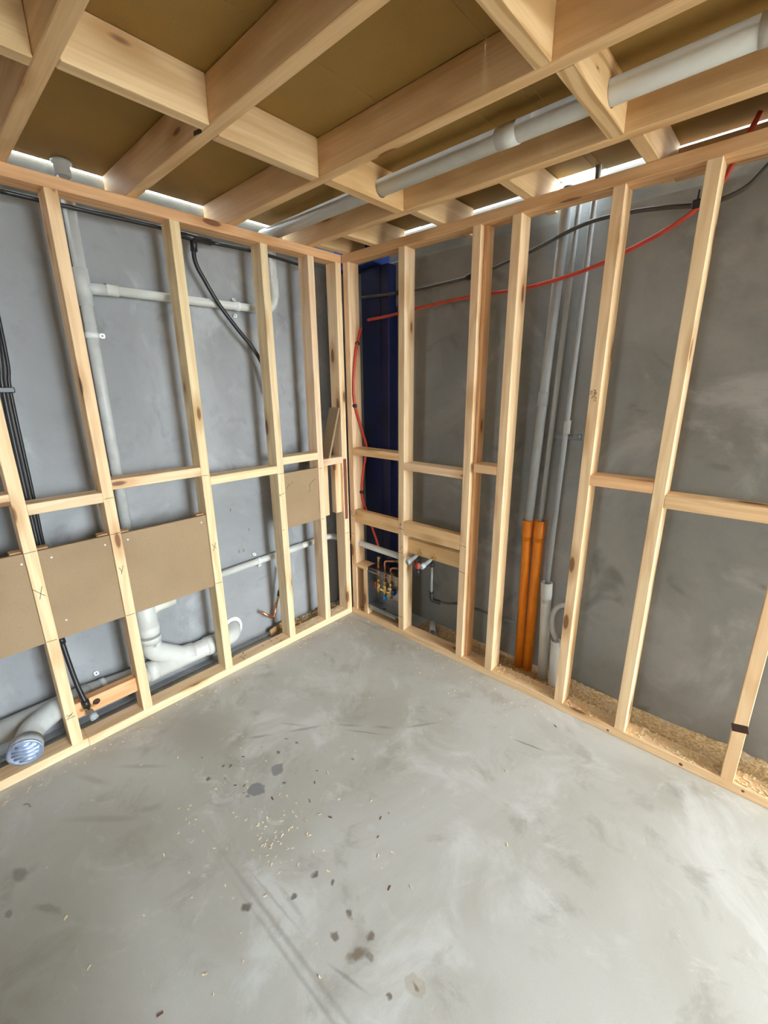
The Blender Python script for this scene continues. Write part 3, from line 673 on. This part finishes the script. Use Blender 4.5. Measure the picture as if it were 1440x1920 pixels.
def sleeve(name, label, mat, x0, y0, x1, y1, h, r, z0=0.0):
    t = thing(name, label, 'conduit', (x0, y0, z0)); a = Vector((x0,y0,z0)); b = Vector((x1,y1,h)); L_ = (b-a).length
    MB().lathe(a, b-a, [(0,r-.003),(0,r),(L_-.10,r),(L_-.08,r+.004),(L_,r+.004),(L_,r+.001),(L_-.12,r+.001),(L_-.12,r-.004)], 20).build('sleeve', mat, t); return t
sleeve('orange_conduit', 'left of two orange conduit sleeves standing on the floor', ORANGE, 1.237, .205, 1.222, .2, .925, .0245)
sleeve('orange_conduit', 'right of two orange conduit sleeves standing on the floor', ORANGE, 1.289, .212, 1.283, .214, .930, .0265)
sleeve('white_sleeve', 'tall white plastic sleeve beside the orange conduits', PVC, 1.392, .188, 1.356, .205, .592, .0265)
ws = thing('white_sleeve', 'short white plastic sleeve holding the grey flexible loop', 'conduit', (1.462, .170, 0))
MB().hollow((1.462,.170,0), (1.452,.172,.285), .0275, .0235).build('sleeve', PVC, ws)
fh = thing('flexible_hose', 'grey flexible hose looped above the short white sleeve', 'hose', (1.45, .172, .1))
lp = [(1.452,.175,.15), (1.448,.178,.28), (1.425,.18,.33), (1.412,.185,.40), (1.425,.19,.46), (1.465,.195,.495), (1.51,.19,.46), (1.52,.18,.38), (1.50,.172,.31), (1.468,.168,.265), (1.462,.166,.16)]
MB().tube(spline(lp), .0135, 14).build('hose', PVC_LG, fh)
st = MB()
for k in range(4): st.bx(1.285+k*.036, 1.312+k*.036, .262, .284, 1.372+.002*k, 1.384+.002*k)
st.bx(1.275, 1.43, .2815, .2845, 1.366, 1.396)
prop(st.build('saddle_strap', STEEL), 'small perforated metal strap holding the grey conduits to the wall', 'strap')

# ------------------------------------------------------------------ manifold box and taps
mb = thing('valve_box', 'galvanised steel valve box with brass manifold set low in the corner', 'valve box', (.31, .05, .11))
bxm = MB(); X0, X1, Y0, Y1, Z0, Z1, t_ = .168, .4555, .004, .096, .118, .414, .002
bxm.bx(X0, X1, Y1-t_, Y1, Z0, Z1).bx(X0, X0+t_, Y0, Y1-t_, Z0, Z1).bx(X1-t_, X1, Y0, Y1-t_, Z0, Z1).bx(X0+t_, X1-t_, Y0, Y1-t_, Z0, Z0+t_).bx(X0+t_, X1-t_, Y0, Y1-t_, Z1-t_, Z1)
bxm.build('case', STEEL, mb)
MB().bx(X0, X1, .0, .004, Z1-.030, Z1-.024).bx(X0, X1, .0, .004, Z0, Z0+.008).bx(X0, X0+.006, .0, .004, Z0, Z1-.024).build('front_rim', STEEL, mb)
MB().bx(X0+.02, X1-.03, .002, .004, .095, .114).build('lower_flange', STEEL, mb)
MB().lathe((.30, .03, Z0+t_), (0,0,1), [(0,.012),(.003,.012),(.003,.0)], 12).build('knockout', BLACK, mb)
for k, (x, zt) in enumerate(((.232, .452), (.292, .478), (.347, .440))):
    yy = .05
    cu = MB().tube([(x,yy,.29), (x,yy,zt)] if k == 0 else [(x,yy,.29), (x,yy,zt), (x+.07,yy+.03,zt+.006)], .0075, 12, .02).build('copper_pipe', COPPER, mb)
    MB().lathe((x,yy,.295), (0,0,1), [(0,.008),(0,.012),(.028,.012),(.03,.009),(.03,.007)], 8).build('brass_nut', BRASS, mb)
MB().lathe((.232,.05,.448), (.1,0,1), [(0,.008),(.02,.010),(.034,.012),(.045,.012),(.045,0)], 12).build('brass_union', BRASS, mb)
MB().tube([(.355,.085,.484), (.41,.09,.487)], .009, 12).build('brass_union', BRASS, mb)
man = MB().tube([(.222,.05,.250), (.360,.05,.250)], .013, 14).build('manifold', BRASS, mb)
for x in (.232, .292, .347): MB().lathe((x,.05,.215), (0,0,1), [(0,0),(0,.010),(.02,.013),(.05,.014),(.08,.011),(.085,0)], 12).build('valve_body', BRASS, man)
MB().box((.205,.046,.272), (.010,.012,.052), None, .002).build('red_handle', RED, mb)
MB().lathe((.375,.046,.27), (1,0,0), [(-.004,0),(-.004,.022),(.012,.022),(.012,0)], 8).build('blue_handle', BLUEH, mb)
MB().lathe((.292,.046,.185), (0,0,1), [(0,0),(0,.0125),(.022,.0125),(.03,.009),(.03,0)], 14).build('blue_cap', BLUEP, mb)
MB().box((.31,.08,.50), (.05,.012,.02), None, .002).build('pipe_bracket', BLACK, mb)

def tap(x, label, red):
    t = thing('tap_tail', label, 'tap', (x, .02, .56))
    base = Vector((x, .042, .612)); d = Vector((-.12, -1, -.30)).normalized()
    MB().lathe(base, d, [(0,.004),(0,.008),(.03,.008),(.03,.005)], 12).box(base + Vector((0,-.001,.006)), (.045,.004,.012), None, .001).box(base + Vector((.006,-.004,.01)), (.004,.008,.045), None, .001).build('brass_plate', BRASS, t)
    MB().lathe(base + d*.028, d, [(0,0),(0,.011),(.055,.012),(.056,.0165),(.085,.0165),(.085,.011),(.084,.011),(.084,.007),(.06,.007),(.06,0)], 18).build('test_plug', GREYP, t)
    MB().lathe(base + Vector((0,-.012,-.004)), (0,0,-1), [(0,.008),(.022,.008),(.022,.013),(.05,.013),(.05,.009)], 12).build('coupling', BLACK, t)
    b0 = base + Vector((0,-.012,-.05))
    if red:
        MB().tube([b0, b0 + Vector((0,0,-.055)), b0 + Vector((-.05,.04,-.045)), b0 + Vector((-.10,.085,-.03))], .0105, 12, .012).build('pipe', RED, t)
        MB().tube([b0 + Vector((.0,0,-.05)), b0 + Vector((0,-.004,-.095))], .014, 12).build('elbow', BLACK, t)
    else:
        MB().tube([b0, b0 + Vector((0,0,-.185))], .0085, 12).build('pipe', plain('grey_pipe', (.30,.31,.31), .4), t)
        e0 = b0 + Vector((0,0,-.175))
        MB().tube([e0, e0 + Vector((0,0,-.058)), e0 + Vector((.06,.01,-.058))], .014, 12, .02).build('elbow', BLACK, t)
        MB().tube(spline([e0 + Vector((.05,.01,-.058)), e0 + Vector((.11,.03,-.055)), e0 + Vector((.19,.082,-.058)), e0 + Vector((.5,.13,-.08))]), .0085, 12).build('pipe', GREYC, t)
    return t
tap(.598, 'tap tail with grey test plug and red elbow pipe below it', True)
tap(.706, 'tap tail with grey test plug and grey drop pipe below it', False)
po = thing('pipe_offcut', 'short white pipe offcut lying behind the right bottom plate', 'offcut', (.62, .16, .02))
MB().hollow((.575,.235,.026), (.655,.122,.034), .0215, .0185).build('offcut', PVC_LG, po)

# ------------------------------------------------------------------ sawdust, shavings and chips
def heap(name, label, x0, x1, y0, y1, z0, hfun, mat, nx, ny):
    m = MB()
    for i in range(nx+1):
        for j in range(ny+1):
            x = x0+(x1-x0)*i/nx; y = y0+(y1-y0)*j/ny
            m.v.append(Vector((x, y, z0 + max(.0002, hfun(x, y)*random.uniform(.55, 1.25)) if 0 < j < ny and 0 < i < nx else z0 - .0003)))
    for i in range(nx):
        for j in range(ny):
            a = i*(ny+1)+j; m.face((a, a+ny+1, a+ny+2, a+1), True)
    return prop(m.build(name, mat), label, 'sawdust', kind='stuff')
heap('sawdust', 'sawdust heaped on the floor behind the right bottom plate', .50, 3.0, .091, .283, .0005, lambda x, y: .004+.016*max(0, min(1, (x-.9)/.6))*(.6+.4*math.sin(x*9))*(.5+abs(y-.19)*5), SAWD, 150, 16)
heap('sawdust', 'sawdust lying in the corner behind the left bottom plate', -.22, -.095, -.42, -.005, .0005, lambda x, y: .012*(1+math.sin(y*31))*.8+.004, SAWD, 12, 40)
def chips(name, label, spots, mat, smin, smax, curl=True):
    m = MB()
    for (x, y, z) in spots:
        L_ = random.uniform(smin, smax); w = L_*random.uniform(.12, .4); a = random.uniform(0, math.pi); k = random.uniform(-1.5, 1.5) if curl else 0
        b = len(m.v); n = 3
        for i in range(n+1):
            t = i/n - .5; dx = t*L_; dy = k*t*t*L_
            for s in (-.5, .5):
                px = dx*math.cos(a) - (dy+s*w)*math.sin(a); py = dx*math.sin(a) + (dy+s*w)*math.cos(a)
                for hz in (0, 1): m.v.append(Vector((x+px, y+py, z + .0006 + hz*.0012 + (abs(t)*L_*.40 if curl else 0))))
        for i in range(n):
            o = b+i*4; m.face((o+1, o+3, o+7, o+5)); m.face((o, o+4, o+6, o+2)); m.face((o, o+1, o+5, o+4)); m.face((o+2, o+6, o+7, o+3))
        m.face((b, b+2, b+3, b+1)); o = b+n*4; m.face((o, o+1, o+3, o+2))
    return prop(m.build(name, mat), label, 'shavings', kind='stuff')
sp = []
for _ in range(620):
    x = random.uniform(.95, 2.6); sp.append((x, random.uniform(.008, .088) if x > 1.17 else random.uniform(.05,.088), PL))
sp = [p for p in sp if not any(s-.006 < p[0] < s+.052 for s in RS.values())]
chips('wood_shavings', 'curled shavings scattered along the top of the right bottom plate', sp, SHAV, .008, .026)
sp = [(random.uniform(-.2, -.01), random.uniform(-.42, -.02), PL if random.random() < .0 else .022) for _ in range(130)]
sp = [(x if x < -.1 else -.1-random.random()*.1, y, z) for x, y, z in sp] + [(random.uniform(-.085, -.006), -random.uniform(.05,.20), PL) for _ in range(60)] + [(random.uniform(-.085,-.006), -random.uniform(.265,.51), PL) for _ in range(50)]
chips('wood_shavings', 'shavings littering the left bottom plate near the corner', sp, SHAV, .006, .02)
sp = [(random.gauss(1.05, .07), random.gauss(-1.37, .05), 0) for _ in range(55)] + [(random.gauss(.86, .25), random.gauss(-1.38, .22), 0) for _ in range(60)] + [(random.uniform(.05, 1.6), -abs(random.gauss(0, .12)), 0) for _ in range(90)]
sp += [(random.uniform(.02, .10), random.uniform(-2.2, -.1), 0) for _ in range(110)] + [(random.uniform(.2, 1.7), random.uniform(-2.0, -.4), 0) for _ in range(60)]
sp = [(max(x, .006), min(y, -.006), z) for x, y, z in sp]
chips('wood_shavings', 'pale shavings scattered over the concrete floor', sp, SHAV, .004, .014)
sp = [(random.uniform(.05, 1.7), random.uniform(-2.0, -.1), 0) for _ in range(16)] + [(random.gauss(.75, .2), random.gauss(-1.25, .15), 0) for _ in range(9)]
sp += [(random.uniform(-.215, -.10), random.uniform(-.7, -.1), .02) for _ in range(40)] + [(random.uniform(-.085,-.006), -random.uniform(.57,.96), PL) for _ in range(14)]
chips('bark_flakes', 'small dark brown flakes scattered on the floor and plates', sp, BROWN, .007, .018, False)
